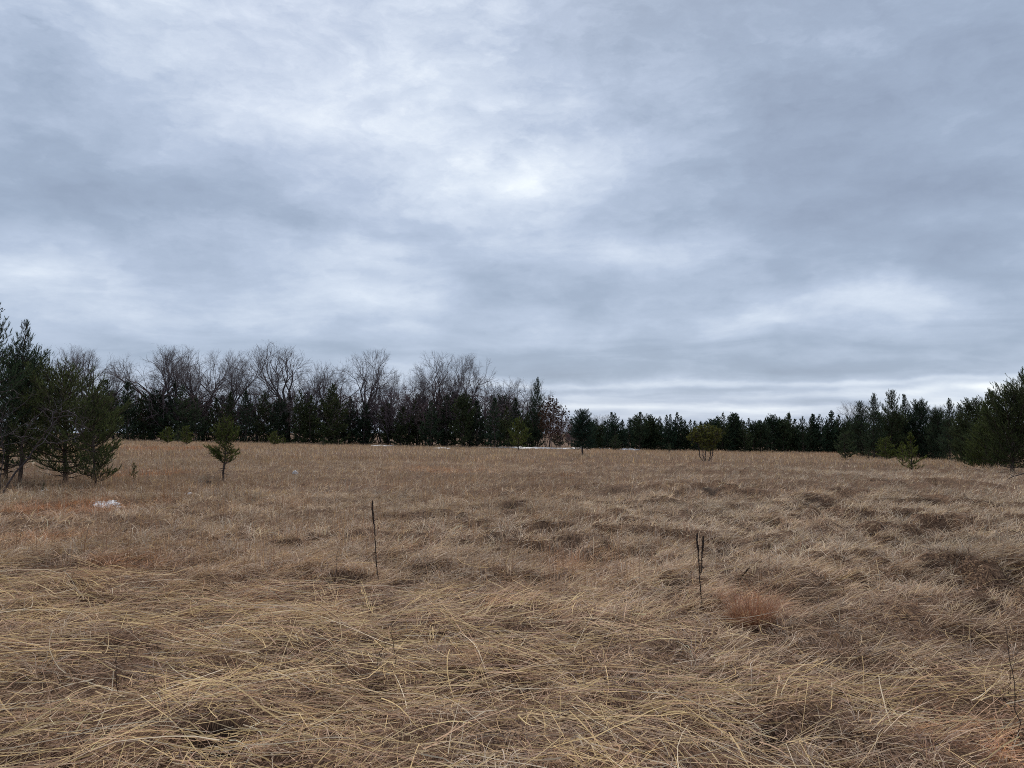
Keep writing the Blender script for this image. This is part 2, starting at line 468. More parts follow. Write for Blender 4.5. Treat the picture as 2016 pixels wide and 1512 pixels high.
RUST = []       # rust-red bluestem patches: photo pixel, radius, strength
for (px, py, r, s) in [(140, 1010, .9, .9), (300, 937, 1.1, 1.0), (250, 930, .8, .7), (1110, 945, .9, .55), (880, 930, 2.2, .45), (330, 884, 5, .8), (840, 925, 1.5, .4),
                       (100, 1065, .6, .5), (600, 1000, .8, .2), (330, 990, .5, .4), (1485, 1195, .30, .8), (1130, 1105, .5, .35), (820, 1085, .3, .3),
                       (230, 1140, .5, .45), (560, 1200, .8, .35), (980, 1200, .7, .3), (1570, 1050, .5, .2), (1660, 893, 4, .4), (1950, 1480, .4, .4)]:
    x, y = hit_plane(px, py); RUST.append((x, y, r, s))
def tint_at(x, y, rng):
    n1 = fbm(x / 6 + 40, y / 6, 3); n2 = fbm(x / 1.3 + 8, y / 1.3 + 3, 2); n3 = fbm(x / 22, y / 22 + 70, 2)
    v = .97 + .42 * n2 + .30 * n1
    t = np.stack([v, v, v], 1)
    grey = np.clip(.25 + 1.3 * n1, 0, 1)[:, None]
    t = t * (1 - grey + grey * np.array([.93, .91, .92]))
    pink = np.clip(.2 + 1.5 * n3, 0, 1)[:, None]
    t = t * (1 - pink + pink * np.array([1.0, .94, .88]))
    w = np.zeros(len(x))
    for (rx, ry, r, s) in RUST:
        w = np.maximum(w, .95 * s * np.exp(-(((x - rx)**2 + ((y - ry) * .6)**2) / r**2)))
    w = np.clip(w * (1 + .6 * rng.randn(len(x))), 0, 1)[:, None]
    t = t * (1 - w + w * np.array([.95, .54, .33]))
    return np.clip(t * (.80 + .40 * rng.rand(len(x), 1)), .1, 1.5)
def flow(x, y):
    """heading of the lodged grass: mostly across the view, swinging in swaths"""
    return math.pi / 2 + 1.35 * fbm(x / 2.0 + 31, y / 1.2 + 12, 2)
def straw_zone(x, y):
    """where the long golden stalks lie: the left and middle foreground and one band on the right"""
    w = sstep(8.8, 6.9, y + 2.6 * fbm(x / 1.9, y / 1.9, 2)) * sstep(1.7, -.3, x - .12 * y)
    w = np.maximum(w, .9 * np.exp(-((y - 4.75 - .3 * fbm(x / 1.2 + 3, y * 0, 1)) / .42)**2))
    return np.clip(w, 0, 1)

class Sward:
    """collects blades clump by clump, then becomes one mesh"""
    def __init__(s, seed): s.parts = []; s.rng = np.random.RandomState(seed)
    def U(s, n, ab): return ab[0] + (ab[1] - ab[0]) * s.rng.rand(n)
    def clumps(s, xy, nb, R, length, lean, curl, width, seg, mode, twist=.15, tintmul=(1, 1, 1), pal=STRAW, lift=0.0, spread=.4, skip=1.25):
        r = s.rng
        xy = xy[r.rand(len(xy)) > skip * bare_mask(xy[:, 0], xy[:, 1])]
        n = len(xy)
        tint = tint_at(xy[:, 0], xy[:, 1], r) * np.array(tintmul)
        head = flow(xy[:, 0], xy[:, 1]) if mode == 'comb' else r.rand(n) * 6.283
        size = .7 + .6 * r.rand(n)
        N = n * nb
        rep = lambda q: np.repeat(q, nb, 0)
        a = r.rand(N) * 6.283; rr = R * np.sqrt(r.rand(N)) * rep(size)
        bx, by = rep(xy[:, 0]) + rr * np.cos(a), rep(xy[:, 1]) + rr * np.sin(a)
        z = terrain(bx, by) + lift * r.rand(N)
        if mode == 'out': az = np.pi / 2 - a + .6 * r.randn(N)
        elif mode == 'comb': az = rep(head + .3 * r.randn(n)) + spread * r.randn(N)
        else: az = r.rand(N) * 6.283
        cols = pal[r.randint(0, len(pal), N)] * (.65 + .6 * r.rand(N, 1)) * rep(tint)
        s.parts.append(blades(np.stack([bx, by, z], 1), az, s.U(N, length) * rep(size), s.U(N, lean), s.U(N, curl), s.U(N, width), r, seg, np.clip(cols, 0, .85), twist))
    def done(s, name, label):
        V, F, C, o = [], [], [], 0
        for v, f, c in s.parts:
            V.append(v); F.append(f + o); C.append(c); o += len(v)
        ob = obj(name, make_mesh(name, np.concatenate(V), np.concatenate(F), np.concatenate(C)), M['grass'])
        tag(ob, label, 'grass', None, 'stuff')
def scatter():
    g = Sward(21); r = g.rng
    THATCH = np.array([[.20, .115, .075], [.30, .18, .11], [.13, .078, .055], [.38, .25, .16]])
    SILVER = np.array([[.62, .51, .38], [.56, .45, .33], [.66, .53, .36], [.48, .37, .27], [.40, .28, .20]])
    g.clumps(wedge(2900, 1.8, 10, r, pad=1.6), 18, .22, (.05, .17), (1.0, 1.6), (-.4, .5), (.004, .008), 1, 'any', .5, pal=THATCH, lift=.05, skip=.3)
    g.clumps(wedge(900, 1.8, 10, r, pad=1.6), 14, .20, (.06, .20), (.8, 1.5), (-.4, 1.2), (.0035, .006), 3, 'any', .5, (1.04, .93, .86), lift=.07)
    g.clumps(wedge(1300, 1.8, 10, r, pad=1.6), 12, .18, (.04, .14), (1.1, 1.55), (0, .3), (.003, .006), 1, 'any', .3, (1.15, 1.08, 1.0), lift=.12)
    xy = wedge(1900, 1.8, 10.5, r, pad=1.6)
    xy = xy[r.rand(len(xy)) > .45 * straw_zone(xy[:, 0], xy[:, 1])]
    g.clumps(xy, 16, .12, (.14, .36), (.9, 1.45), (.1, .7), (.0035, .006), 3, 'comb', .16, (1.04, 1, .95), lift=.07)
    xy = wedge(1100, 1.8, 10.5, r, pad=1.6)
    xy = xy[(fbm(xy[:, 0] / .8 + 60, xy[:, 1] / .8, 2) > -.02) & (r.rand(len(xy)) > .75 * straw_zone(xy[:, 0], xy[:, 1]))]
    g.clumps(xy, 26, .05, (.10, .28), (.2, .9), (.9, 2.8), (.0035, .0065), 5, 'out', .2, (1.02, 1.0, 1.0), pal=SILVER)
    g.done('near_grass', 'curled tan and grey dry grass matted over the near ground')
    g = Sward(22); r = g.rng
    g.clumps(wedge(5600, 8.5, 20, r, pad=2), 14, .15, (.10, .26), (.8, 1.5), (0, .8), (.006, .011), 2, 'comb', .2, spread=.8, lift=.04)
    g.clumps(wedge(2900, 8.5, 20, r, pad=2), 12, .06, (.12, .32), (.1, .8), (.8, 2.4), (.006, .011), 3, 'out', .15, pal=SILVER)
    xy = wedge(2400, 8.2, 26, r, pad=2); xy = xy[fbm(xy[:, 0] / 5 + 11, xy[:, 1] / 5, 2) - .05 * xy[:, 0] > -.02]
    g.clumps(xy, 8, .22, (.22, .48), (.02, .35), (0, .6), (.004, .007), 2, 'any', .1, (.66, .58, .55))
    g.clumps(wedge(8000, 19, 46, r, pad=3), 8, .24, (.10, .28), (.6, 1.45), (0, .8), (.011, .020), 1, 'comb', .15, spread=.9, lift=.05)
    g.clumps(wedge(2600, 19, 46, r, pad=3), 6, .10, (.12, .30), (.1, .8), (.4, 1.8), (.012, .022), 2, 'out', .12, pal=SILVER)
    xy = wedge(3500, 19, 55, r, pad=3); xy = xy[r.rand(len(xy)) < .35 + .65 * sstep(2, -8, xy[:, 0])]
    g.clumps(xy, 6, .30, (.2, .42), (.02, .35), (0, .4), (.007, .012), 1, 'any', .1, (.72, .63, .58))
    g.done('tussock_grass', 'rough tufted dry grass across the middle of the field')
    g = Sward(23); r = g.rng
    g.clumps(wedge(18500, 44, 146, r, pad=4, half=.70), 7, .5, (.12, .36), (.05, 1.1), (0, .6), (.025, .06), 1, 'any', .1, (1.0, .95, .92))
    g.done('far_grass', 'pale dry grass stretching to the foot of the tree line')
scatter()

def build_stalks():
    """long golden stalks lying flat in swaths over the near grass"""
    rng = np.random.RandomState(8)
    c = wedge(800, 2.4, 9.8, rng, pad=1.6)                       # bundles
    c = c[rng.rand(len(c)) < straw_zone(c[:, 0], c[:, 1])]
    nb = 12
    ca = flow(c[:, 0], c[:, 1]) + .42 * rng.randn(len(c)) + np.where(rng.rand(len(c)) < .18, 1.2 * np.sign(rng.randn(len(c))), 0)
    off = rng.randn(len(c) * nb, 2) * np.array([.16, .075])
    A = np.repeat(ca, nb) + .09 * rng.randn(len(c) * nb)
    B = np.repeat(c, nb, 0) + np.stack([off[:, 0] * np.sin(A) + off[:, 1] * np.cos(A), off[:, 0] * np.cos(A) - off[:, 1] * np.sin(A)], 1)
    xy = wedge(11000, 2.4, 9.8, rng, pad=1.6)                     # and loose ones
    xy = xy[rng.rand(len(xy)) < .05 + .6 * straw_zone(xy[:, 0], xy[:, 1])]
    A2 = flow(xy[:, 0], xy[:, 1]) + np.where(rng.rand(len(xy)) < .4, .35, 1.2) * rng.randn(len(xy))
    xy = np.concatenate([B, xy]); A0 = np.concatenate([A, A2])
    N, seg = len(xy), 6
    x, y = xy[:, 0].copy(), xy[:, 1].copy()
    L = .14 + .85 * rng.rand(N)**1.6
    a = A0 + np.where(rng.rand(N) < .5, math.pi, 0)
    x -= .5 * L * np.sin(a); y -= .5 * L * np.cos(a)
    bend = .030 * rng.randn(N)
    lift = .03 + .10 * rng.rand(N); arch = .02 * rng.randn(N); slope = .05 * rng.randn(N)
    stick = rng.rand(N) < .035
    slope[stick] += .22 * rng.rand(stick.sum())
    P = np.zeros((N, seg + 1, 3)); h = np.zeros((N, seg + 1))
    kink = np.where(rng.rand(N) < .3, rng.randint(1, seg, N), -1); kang = rng.uniform(.3, 1.1, N) * np.sign(rng.randn(N))
    for k in range(seg + 1):
        t = k / seg
        P[:, k, 0], P[:, k, 1] = x, y
        h[:, k] = lift + arch * 4 * t * (1 - t) + slope * (t - .3) * 2 * L
        x = x + np.sin(a) * L / seg; y = y + np.cos(a) * L / seg
        a = a + bend + .02 * rng.randn(N) + np.where(kink == k, kang, 0)
    zt = terrain(P[:, :, 0].ravel(), P[:, :, 1].ravel()).reshape(N, seg + 1)
    P[:, :, 2] = np.maximum(.3 * zt + .7 * zt.mean(1, keepdims=True) + h, zt + .02)
    T = norm(np.gradient(P, axis=1).reshape(-1, 3)).reshape(N, seg + 1, 3)
    up = np.array([0, -.5, 1.]) + .35 * rng.randn(N, 1, 3)
    side = norm(np.cross(T, up).reshape(-1, 3)).reshape(N, seg + 1, 3)
    pal = np.array([[.72, .51, .24], [.67, .46, .21], [.60, .44, .24], [.54, .33, .19], [.64, .52, .36], [.42, .25, .16]])
    C = pal[rng.choice(6, N, p=[.22, .20, .14, .22, .10, .12])] * (.66 + .62 * rng.rand(N, 1))
    V, F, C = ribbons(P, .0028 + .0062 * rng.rand(N)**2.2, side, np.clip(C, 0, .85), .5, 1.0)
    o = obj('fallen_stalks', make_mesh('fallen_stalks', V, F, C), M['grass'])
    tag(o, 'long golden grass stalks lying flat across the foreground', 'grass', None, 'stuff')
build_stalks()

# ------------------------------------------------------------------ tree shapes
def colonize(pts, roots, step, kill, infl, rng, iters=140, up=.12):
    """branches grow towards scattered crown points; returns nodes and parent indices"""
    nodes, par = [], []
    for path in roots:
        for i, p in enumerate(path):
            if i == 0: par.append(0 if nodes and len(roots) > 1 and path is not roots[0] else -1)
            else: par.append(len(nodes) - 1)
            nodes.append(np.array(p, float))
    A = np.array(pts, float)
    near = np.zeros(len(A), int); dist = np.full(len(A), 1e9)
    alive = np.ones(len(A), bool)
    def upd(lo):
        nn = np.array(nodes[lo:])
        d = np.linalg.norm(A[:, None, :] - nn[None], axis=2)
        k = d.argmin(1); dm = d[np.arange(len(A)), k]
        b = dm < dist
        near[b] = k[b] + lo; dist[b] = dm[b]
    upd(0)
    seen = {}
    for _ in range(iters):
        alive &= dist > kill
        use = alive & (dist < infl)
        if not use.any(): break
        lo = len(nodes)
        for k in np.unique(near[use]):
            d = norm(A[use & (near == k)] - nodes[k]).mean(0)
            d = d + np.array([0, 0, up]) + .05 * rng.randn(3)
            d /= np.linalg.norm(d) + 1e-9
            c = seen.get(k, 0)
            if c > 3: continue
            seen[k] = c + 1
            nodes.append(nodes[k] + d * step); par.append(k)
        if len(nodes) == lo: break
        upd(lo)
    return np.array(nodes), np.array(par)
def pipe(nodes, par, tip, power=2.4):
    acc = np.zeros(len(nodes)); kids = np.zeros(len(nodes), int)
    for i in range(len(nodes) - 1, -1, -1):
        if kids[i] == 0: acc[i] = tip**power
        if par[i] >= 0: acc[par[i]] += acc[i]; kids[par[i]] += 1
    return acc**(1 / power), kids
def bare_tree(name, seed, H, crown, n, step, roots, tip=.010, twigs=3, tl=.55, thick=.06, up=.12, leaves=None, kill=1.5, infl=6.0, power=2.4, leafmin=0.0):
    """crown: (cx, cy, cz, rx, ry, rz). returns (thick wood, twigs, leaves or None)"""
    rng = np.random.RandomState(seed)
    cx, cy, cz, rx, ry, rz = crown
    q = rng.randn(n, 3); q = norm(q) * (rng.rand(n, 1)**.30)
    lob = 1 + .14 * np.sin(3 * np.arctan2(q[:, 1], q[:, 0]) + seed) * (1 - q[:, 2]**2)
    A = q * np.array([rx, ry, rz]) * lob[:, None] + np.array([cx, cy, cz])
    A = A[A[:, 2] > .15 * H]
    nodes, par = colonize(A, roots, step, step * kill, step * infl, rng, up=up)
    # light wobble so that limbs are crooked
    nodes = nodes + rng.randn(*nodes.shape) * step * .06 * (np.arange(len(nodes)) > sum(len(r) for r in roots))[:, None]
    R, kids = pipe(nodes, par, tip, power)
    ix = np.where(par >= 0)[0]
    segs = np.concatenate([nodes[par[ix]], nodes[ix], np.minimum(R[par[ix]], R[ix] * 1.6)[:, None], R[ix][:, None]], 1)
    big = R[ix] > thick
    tw = []
    for i in ix:
        if R[i] > tip * 2.6: continue
        d0 = nodes[i] - nodes[par[i]]; d0 = d0 / (np.linalg.norm(d0) + 1e-9)
        for _ in range(twigs + (2 if kids[i] == 0 else 0)):
            d = d0 + .75 * rng.randn(3) + np.array([0, 0, .18]); d /= np.linalg.norm(d)
            l = tl * (.5 + .8 * rng.rand())
            m = nodes[i] + d * l * .5
            d2 = d + .45 * rng.randn(3); d2 /= np.linalg.norm(d2)
            tw.append([*nodes[i], *m, tip * .75, tip * .55]); tw.append([*m, *(m + d2 * l * .5), tip * .55, tip * .3])
    tw = np.array(tw)
    vb, fb = frustums(segs[big], 6)
    wood = make_mesh(name + '_trunk', vb, fb, smooth=True)
    v1, f1 = frustums(segs[~big], 4) if (~big).any() else (np.zeros((0, 3)), np.zeros((0, 4), int))
    v2, f2 = frustums(tw, 3) if len(tw) else (np.zeros((0, 3)), np.zeros((0, 4), int))
    crownm = make_mesh(name + '_crown', np.concatenate([v1, v2]), np.concatenate([f1, f2 + len(v1)]), smooth=True)
    lf = None
    if leaves:
        K, nl, nw, frac = leaves
        s = np.array([[*t[3:6], *(t[3:6] - t[0:3]), .25 * tl] for t in tw[1::2] if rng.rand() < frac and t[5] > leafmin])
        v, f, c = needles(s, K, nl, nw, rng, 1.0)
        lf = make_mesh(name + '_leaves', v, f, c)
    return wood, crownm, lf

PROF = dict(
    cone=lambda t: (1 - t)**1.1 * (.6 + .4 * min(1, t / .15)) + .04,
    rounded=lambda t: math.sqrt(max(0, 1 - t**2.2)) * (.7 + .3 * min(1, t / .2)) + .03,
    ragged=lambda t: (1 - t)**.75 * (.55 + .45 * min(1, t / .3)) + .05,
    ovoid=lambda t: math.sqrt(max(0, 1 - ((t - .28) / .74)**2)) if t > .28 else (.82 + .18 * t / .28),
    column=lambda t: (1 - t)**.7 * (.75 + .25 * min(1, t / .2)) + .04)
def pine(name, seed, H, R, z0f, prof, whorl, nbr, irr, K, nl, nw, sub, slen, up0=.15, curve=.10, dead=4, trunk_r=None, lean=0.0, gap=.12, lift=.30, spread=.75):
    """central stem, whorls of upswept limbs, side shoots clothed in needles"""
    rg = random.Random(seed); rng = np.random.RandomState(seed)
    P = PROF[prof]
    z0 = z0f * H
    nt_ = 14
    tp = []
    ox = oy = 0.0
    for i in range(nt_ + 1):
        f = i / nt_
        ox += rg.gauss(0, .006 * H) * (f > 0) + lean * H / nt_; oy += rg.gauss(0, .006 * H) * (f > 0)
        tp.append((ox, oy, f * H - (.15 if i == 0 else 0)))
    r0 = trunk_r or (.010 * H + .018)
    tv, tf = tube(tp, [r0 * (1 - i / nt_)**.8 + .006 for i in range(nt_ + 1)], 8)
    def on(z):
        f = max(0, min(.9999, z / H)) * nt_; i = int(f); f -= i
        return [tp[i][k] * (1 - f) + tp[i + 1][k] * f for k in range(3)]
    segs, shoots = [], []
    def unit(v):
        l = math.sqrt(v[0]**2 + v[1]**2 + v[2]**2) + 1e-9
        return [v[0] / l, v[1] / l, v[2] / l]
    z = z0
    while z < H * .985:
        t = (z - z0) / (H - z0)
        n = max(2, nbr + rg.choice((-1, 0, 0, 1)))
        a0 = rg.random() * 6.28; sc = 1 - .45 * t**2
        for i in range(n):
            if rg.random() < gap: continue
            az = a0 + 6.283 * i / n + rg.gauss(0, .3)
            L = max(slen * .35, R * P(t) * rg.uniform(1 - irr, 1 + irr * .7))
            el = up0 + (1.05 - up0) * t**1.4 + rg.gauss(0, .14)
            d = [math.cos(el) * math.cos(az), math.cos(el) * math.sin(az), math.sin(el)]
            p = on(z + rg.gauss(0, whorl * .12))
            ns = max(3, int(L / .3)); st = L / ns
            rb = .004 + .011 * L
            nsub = max(1, int(L * .85 / sub)); sub_at = [(.18 + .80 * (k + rg.random() * .6) / nsub) for k in range(nsub)]
            for k in range(ns):
                q = [p[j] + d[j] * st for j in range(3)]
                segs.append([*p, *q, rb * (1 - k / ns) + .003, rb * (1 - (k + 1) / ns) + .003])
                perp = unit([-d[1], d[0], 0])
                for s in [s for s in sub_at if k / ns <= s < (k + 1) / ns or (k == ns - 1 and s >= 1)]:
                    f = s * ns - k
                    b = [p[j] + (q[j] - p[j]) * min(1, f) for j in range(3)]
                    for sd in (-1, 1):
                        if rg.random() < .18: continue
                        th = rg.uniform(.5, 1.05)
                        e = unit([d[j] * math.cos(th) + sd * perp[j] * math.sin(th) + (.28 + rg.gauss(0, .22)) * (j == 2) for j in range(3)])
                        sl = max(slen, L * (.20 + .32 * (1 - s)) * rg.uniform(.6, 1.2))
                        m = max(1, int(sl / (slen * .62)))
                        tipb = [b[j] + e[j] * sl for j in range(3)]
                        segs.append([*b, *tipb, .0035 + .003 * sl, .0025])
                        for h in range(m):
                            g0 = (h + rg.random() * .5) / m
                            pos = [b[j] + e[j] * sl * g0 for j in range(3)]
                            o = unit([e[j] + rg.gauss(0, .38) + (lift if j == 2 else 0) for j in range(3)])
                            shoots.append([*pos, *o, slen * rg.uniform(.7, 1.25) * sc, sc])
                p = q
                d = unit([d[0] + rg.gauss(0, .07), d[1] + rg.gauss(0, .07), d[2] + curve * rg.uniform(.2, 1.6)])
            for h in range(2):
                o = unit([d[j] + rg.gauss(0, .22) + (.35 if j == 2 else 0) for j in range(3)])
                shoots.append([*p, *o, slen * rg.uniform(.9, 1.5) * sc, sc])
        z += whorl * rg.uniform(.7, 1.3) * (1 - .35 * t)
    top = on(H * .985)
    for h in range(2):
        o = unit([rg.gauss(0, .15), rg.gauss(0, .15), 1]); shoots.append([*top, *o, slen * rg.uniform(1.0, 1.6), .5])
    for h in range(3):
        pz = on(H * (.985 - .02 * (h + 1))); shoots.append([*pz, rg.gauss(0, .3), rg.gauss(0, .3), 1, slen * .8, .5])
    for h in range(dead):     # dead lower limbs
        zz = rg.uniform(.25, 1.0) * z0 + .12
        az = rg.random() * 6.28; L = R * rg.uniform(.25, .7)
        p = on(zz); d = [math.cos(az), math.sin(az), rg.uniform(-.2, .35)]
        for k in range(4):
            q = [p[j] + d[j] * L / 4 for j in range(3)]
            segs.append([*p, *q, .012 * (1 - k / 4) + .003, .012 * (1 - (k + 1) / 4) + .003])
            p = q; d = [d[0] + rg.gauss(0, .25), d[1] + rg.gauss(0, .25), d[2] + rg.gauss(.05, .2)]
    bv, bf = frustums(segs, 4)
    nv, nf, nc = needles(shoots, K, nl, nw, rng, spread)
    return (make_mesh(name + '_trunk', tv, tf, smooth=True), make_mesh(name + '_limbs', bv, bf, smooth=True), make_mesh(name + '_crown', nv, nf, nc))

def plant(name, parts, loc, scale=1.0, rz=0.0, label='', cat='tree', group=None, tint=(1, 1, 1), sxy=1.0, tilt=(0, 0)):
    """an Empty at the foot of the tree with its parts; parts: list of (part name, mesh, material, tint?)"""
    r = bpy.data.objects.new(name, None); COL.objects.link(r)
    r.empty_display_size = .3
    r.location = loc; r.rotation_euler = (tilt[0], tilt[1], rz); r.scale = (scale * sxy, scale * sxy, scale)
    trunk = None
    for pn, me, mat, tn in parts:
        if me is None: continue
        o = obj(pn, me, mat, trunk if pn in ('limbs', 'branches') and trunk else r)
        if pn == 'trunk': trunk = o
        o.color = (*(tint if tn else (1, 1, 1)), 1)
    tag(r, label, cat, group)
    return r
def pine_parts(m): return [('trunk', m[0], M['pine_bark'], 0), ('limbs', m[1], M['pine_bark'], 0), ('crown', m[2], M['needle'], 1)]
def bare_parts(m): return [('trunk', m[0], M['oak_bark'], 0), ('crown', m[1], M['twig'], 1), ('leaves', m[2], M['leaf_brown'], 0)]

def straight(H, n, lean=0.0, wob=.02, seed=0, x=0.0, y=0.0, dx=0.0, dy=0.0):
    rg = random.Random(seed)
    return [(x + dx * i / n + rg.gauss(0, wob * H) * (i > 0), y + dy * i / n + rg.gauss(0, wob * H) * (i > 0), H * i / n) for i in range(n + 1)]

# ---- kinds of tree
def forked_tree(name, seed, H, nl, bole, spread, r0, levels=6, twigs=3, tl=1.1, ratio=.74):
    """a bole that divides again and again; all limbs about equally long, so the crown comes out domed"""
    rg = random.Random(seed)
    segs, tw = [], []
    def unit(v):
        l = math.sqrt(sum(q * q for q in v)) + 1e-9
        return [q / l for q in v]
    def dev(d, ang):
        a = [rg.gauss(0, 1) for _ in range(3)]
        k = sum(a[j] * d[j] for j in range(3)); a = unit([a[j] - k * d[j] for j in range(3)])
        return unit([d[j] * math.cos(ang) + a[j] * math.sin(ang) for j in range(3)])
    def grow(p, d, L, r, lv):
        ns = 4 if lv < 3 else 3
        for k in range(ns):
            q = [p[j] + d[j] * L / ns for j in range(3)]
            r1 = r * (1 - .07 * (k + 1))
            segs.append([*p, *q, r * (1 - .07 * k), r1])
            p = q
            d = unit([d[0] + rg.gauss(0, .10), d[1] + rg.gauss(0, .10), d[2] + rg.gauss(.03, .10)])
            if lv >= 1 and lv < levels and k < ns - 1 and rg.random() < .42:
                grow(p, dev(d, rg.uniform(.6, 1.1)), L * rg.uniform(.45, .7), r1 * .45, lv + 1)
            if lv >= levels - 2:
                for _ in range(1):
                    e = dev(d, rg.uniform(.5, 1.1)); l = tl * rg.uniform(.4, 1.0); m = [p[j] + e[j] * l * .5 for j in range(3)]; f = dev(e, .35)
                    tw.append([*p, *m, .009, .007]); tw.append([*m, *[m[j] + f[j] * l * .5 for j in range(3)], .007, .004])
        if lv >= levels:
            for _ in range(twigs):
                e = dev(d, rg.uniform(.1, .8)); l = tl * rg.uniform(.6, 1.1); m = [p[j] + e[j] * l * .5 for j in range(3)]; f = dev(e, .3)
                tw.append([*p, *m, .009, .007]); tw.append([*m, *[m[j] + f[j] * l * .5 for j in range(3)], .007, .004])
            return
        n = 2 if rg.random() < .78 else 3
        for k in range(n):
            e = dev(d, rg.uniform(.25, .62))
            e = unit([e[0], e[1], e[2] + .03])
            grow(p, e, L * ratio * rg.uniform(.8, 1.15), max(.012, r1 * (.78 if k == 0 else .62)), lv + 1)
    p, d = [0, 0, -.2], [rg.gauss(0, .03), rg.gauss(0, .03), 1]
    for k in range(6):
        q = [p[j] + d[j] * bole * H / 6 for j in range(3)]
        segs.append([*p, *q, r0 * (1.25 - .05 * k) + (.12 if k == 0 else 0), r0 * (1.2 - .05 * k)])
        p = q; d = unit([d[0] + rg.gauss(0, .03), d[1] + rg.gauss(0, .03), 1])
    a0 = rg.random() * 6.28
    for k in range(nl):
        az = a0 + 6.283 * k / nl + rg.gauss(0, .25); el = 1.57 - spread * rg.uniform(.45, 1.1)
        if k == 0: el = 1.57 - .30
        grow(p, [math.cos(el) * math.cos(az), math.cos(el) * math.sin(az), math.sin(el)], H * .235 * rg.uniform(.85, 1.1), r0 * rg.uniform(.55, .75), 1)
    segs = np.array(segs); tw = np.array(tw)
    top = np.percentile(tw[:, 5], 99); k = H / top
    segs[:, :6] *= k; tw[:, :6] *= k
    segs = segs[segs[:, 5] < H * 1.0]; tw = tw[tw[:, 5] < H * 1.03]
    big = segs[:, 7] > .07
    vb, fb = frustums(segs[big], 6)
    v1, f1 = frustums(segs[~big], 4); v2, f2 = frustums(tw, 3)
    return (make_mesh(name + '_trunk', vb, fb, smooth=True), make_mesh(name + '_crown', np.concatenate([v1, v2]), np.concatenate([f1, f2 + len(v1)]), smooth=True), None)
OAK = []
for i, (nl_, bole, spr, r0) in enumerate([(6, .32, 1.05, .36), (5, .34, .95, .32), (6, .27, 1.15, .38), (5, .42, .85, .30), (6, .25, 1.0, .32), (5, .38, .9, .28)]):
    OAK.append(forked_tree('oak%d' % i, 640 + i, 17.6, nl_, bole, spr, r0, levels=5))
ASPEN = []
for i in range(3):
    H = 11.0
    ASPEN.append(bare_tree('aspen%d' % i, 60 + i, H, (0, 0, .64 * H, .13 * H, .13 * H, .36 * H), 240, .45, [straight(.4 * H, 7, wob=.004, seed=70 + i)], tip=.011, twigs=3, tl=.7, thick=.05, up=.5))
BRUSH = []
for i in range(4):
    H = 6.0
    rts = [straight(.22 * H, 4, wob=.01, seed=80 + 5 * i + k, x=.25 * math.cos(k * 2.1), y=.25 * math.sin(k * 2.1), dx=.5 * math.cos(k * 2.1), dy=.5 * math.sin(k * 2.1)) for k in range(3)]
    BRUSH.append(bare_tree('brush%d' % i, 90 + i, H, (0, 0, .58 * H, .34 * H, .34 * H, .42 * H), 420, .34, rts, tip=.014, twigs=5, tl=.55, thick=.035, up=.3))
REDOAK = bare_tree('redoak', 130, 8.0, (0, 0, 4.6, 2.5, 2.5, 3.2), 420, .42, [straight(1.8, 5, wob=.01, seed=3)], tip=.010, twigs=3, tl=.5, thick=.05, leaves=(10, .20, .13, .9))
FARPINE = []
for i, (pf, R, z0, irr, nb) in enumerate([('cone', 2.5, .05, .3, 6), ('ragged', 2.3, .07, .4, 6), ('column', 2.0, .05, .3, 6), ('ragged', 2.6, .04, .45, 6), ('cone', 2.2, .04, .35, 6), ('rounded', 2.3, .06, .35, 6), ('column', 2.2, .03, .4, 6)]):
    FARPINE.append(pine('farpine%d' % i, 200 + i, 8.0, R, z0, pf, .62, nb, irr, 17, .22, .055, .32, .30, up0=.18, curve=.20, dead=2))
MIDPINE = []      # the right-hand group, 40 to 80 m off
for i, (pf, R, z0, irr, nb) in enumerate([('ragged', 2.3, .03, .5, 5), ('rounded', 2.2, .03, .4, 5), ('ragged', 2.0, .04, .5, 5), ('cone', 2.3, .02, .4, 6)]):
    MIDPINE.append(pine('midpine%d' % i, 230 + i, 6.5, R, z0, pf, .30, nb + 1, irr, 14, .15, .032, .19, .30, up0=.10, curve=.18, dead=4, lift=.5, spread=.65, gap=.06))
BIGPINE = pine('bigpine', 251, 6.3, 2.7, .10, 'rounded', .30, 7, .45, 15, .14, .028, .21, .34, up0=.15, curve=.2, dead=5, trunk_r=.16, lift=.55, spread=.65, gap=.06)
SAPLING = []      # head-high young pines
for i, (pf, R, z0, irr, nb) in enumerate([('rounded', .72, .10, .35, 5), ('cone', .62, .12, .4, 5), ('ragged', .7, .18, .45, 4)]):
    SAPLING.append(pine('sapling%d' % i, 260 + i, 2.0, R, z0, pf, .22, nb, irr, 16, .09, .020, .13, .14, up0=.30, curve=.14, dead=2))
LONE = pine('lonepine', 287, 2.1, .60, .30, 'rounded', .14, 5, .50, 30, .058, .0085, .095, .10, up0=.25, curve=.16, dead=5, trunk_r=.032)
CEDAR = pine('cedar', 290, 4.3, 1.6, .20, 'ovoid', .20, 7, .16, 13, .11, .024, .18, .17, up0=.02, curve=.10, dead=0, trunk_r=.10, gap=.03)
NEARP = [pine('nearpine0', 300, 3.7, 1.5, .10, 'rounded', .19, 6, .60, 19, .075, .013, .135, .17, up0=.12, curve=.20, dead=12, trunk_r=.065, gap=.12, lift=.5, spread=.65),
         pine('nearpine1', 311, 5.9, 1.35, .20, 'ragged', .24, 6, .5, 34, .07, .012, .15, .22, up0=.25, curve=.22, dead=8, trunk_r=.085, gap=.1, lift=.45, spread=.65),
         pine('nearpine2', 322, 3.0, 1.1, .06, 'rounded', .20, 6, .65, 26, .075, .012, .13, .16, up0=.15, curve=.20, dead=8, trunk_r=.05, gap=.12, lift=.5, spread=.65)]
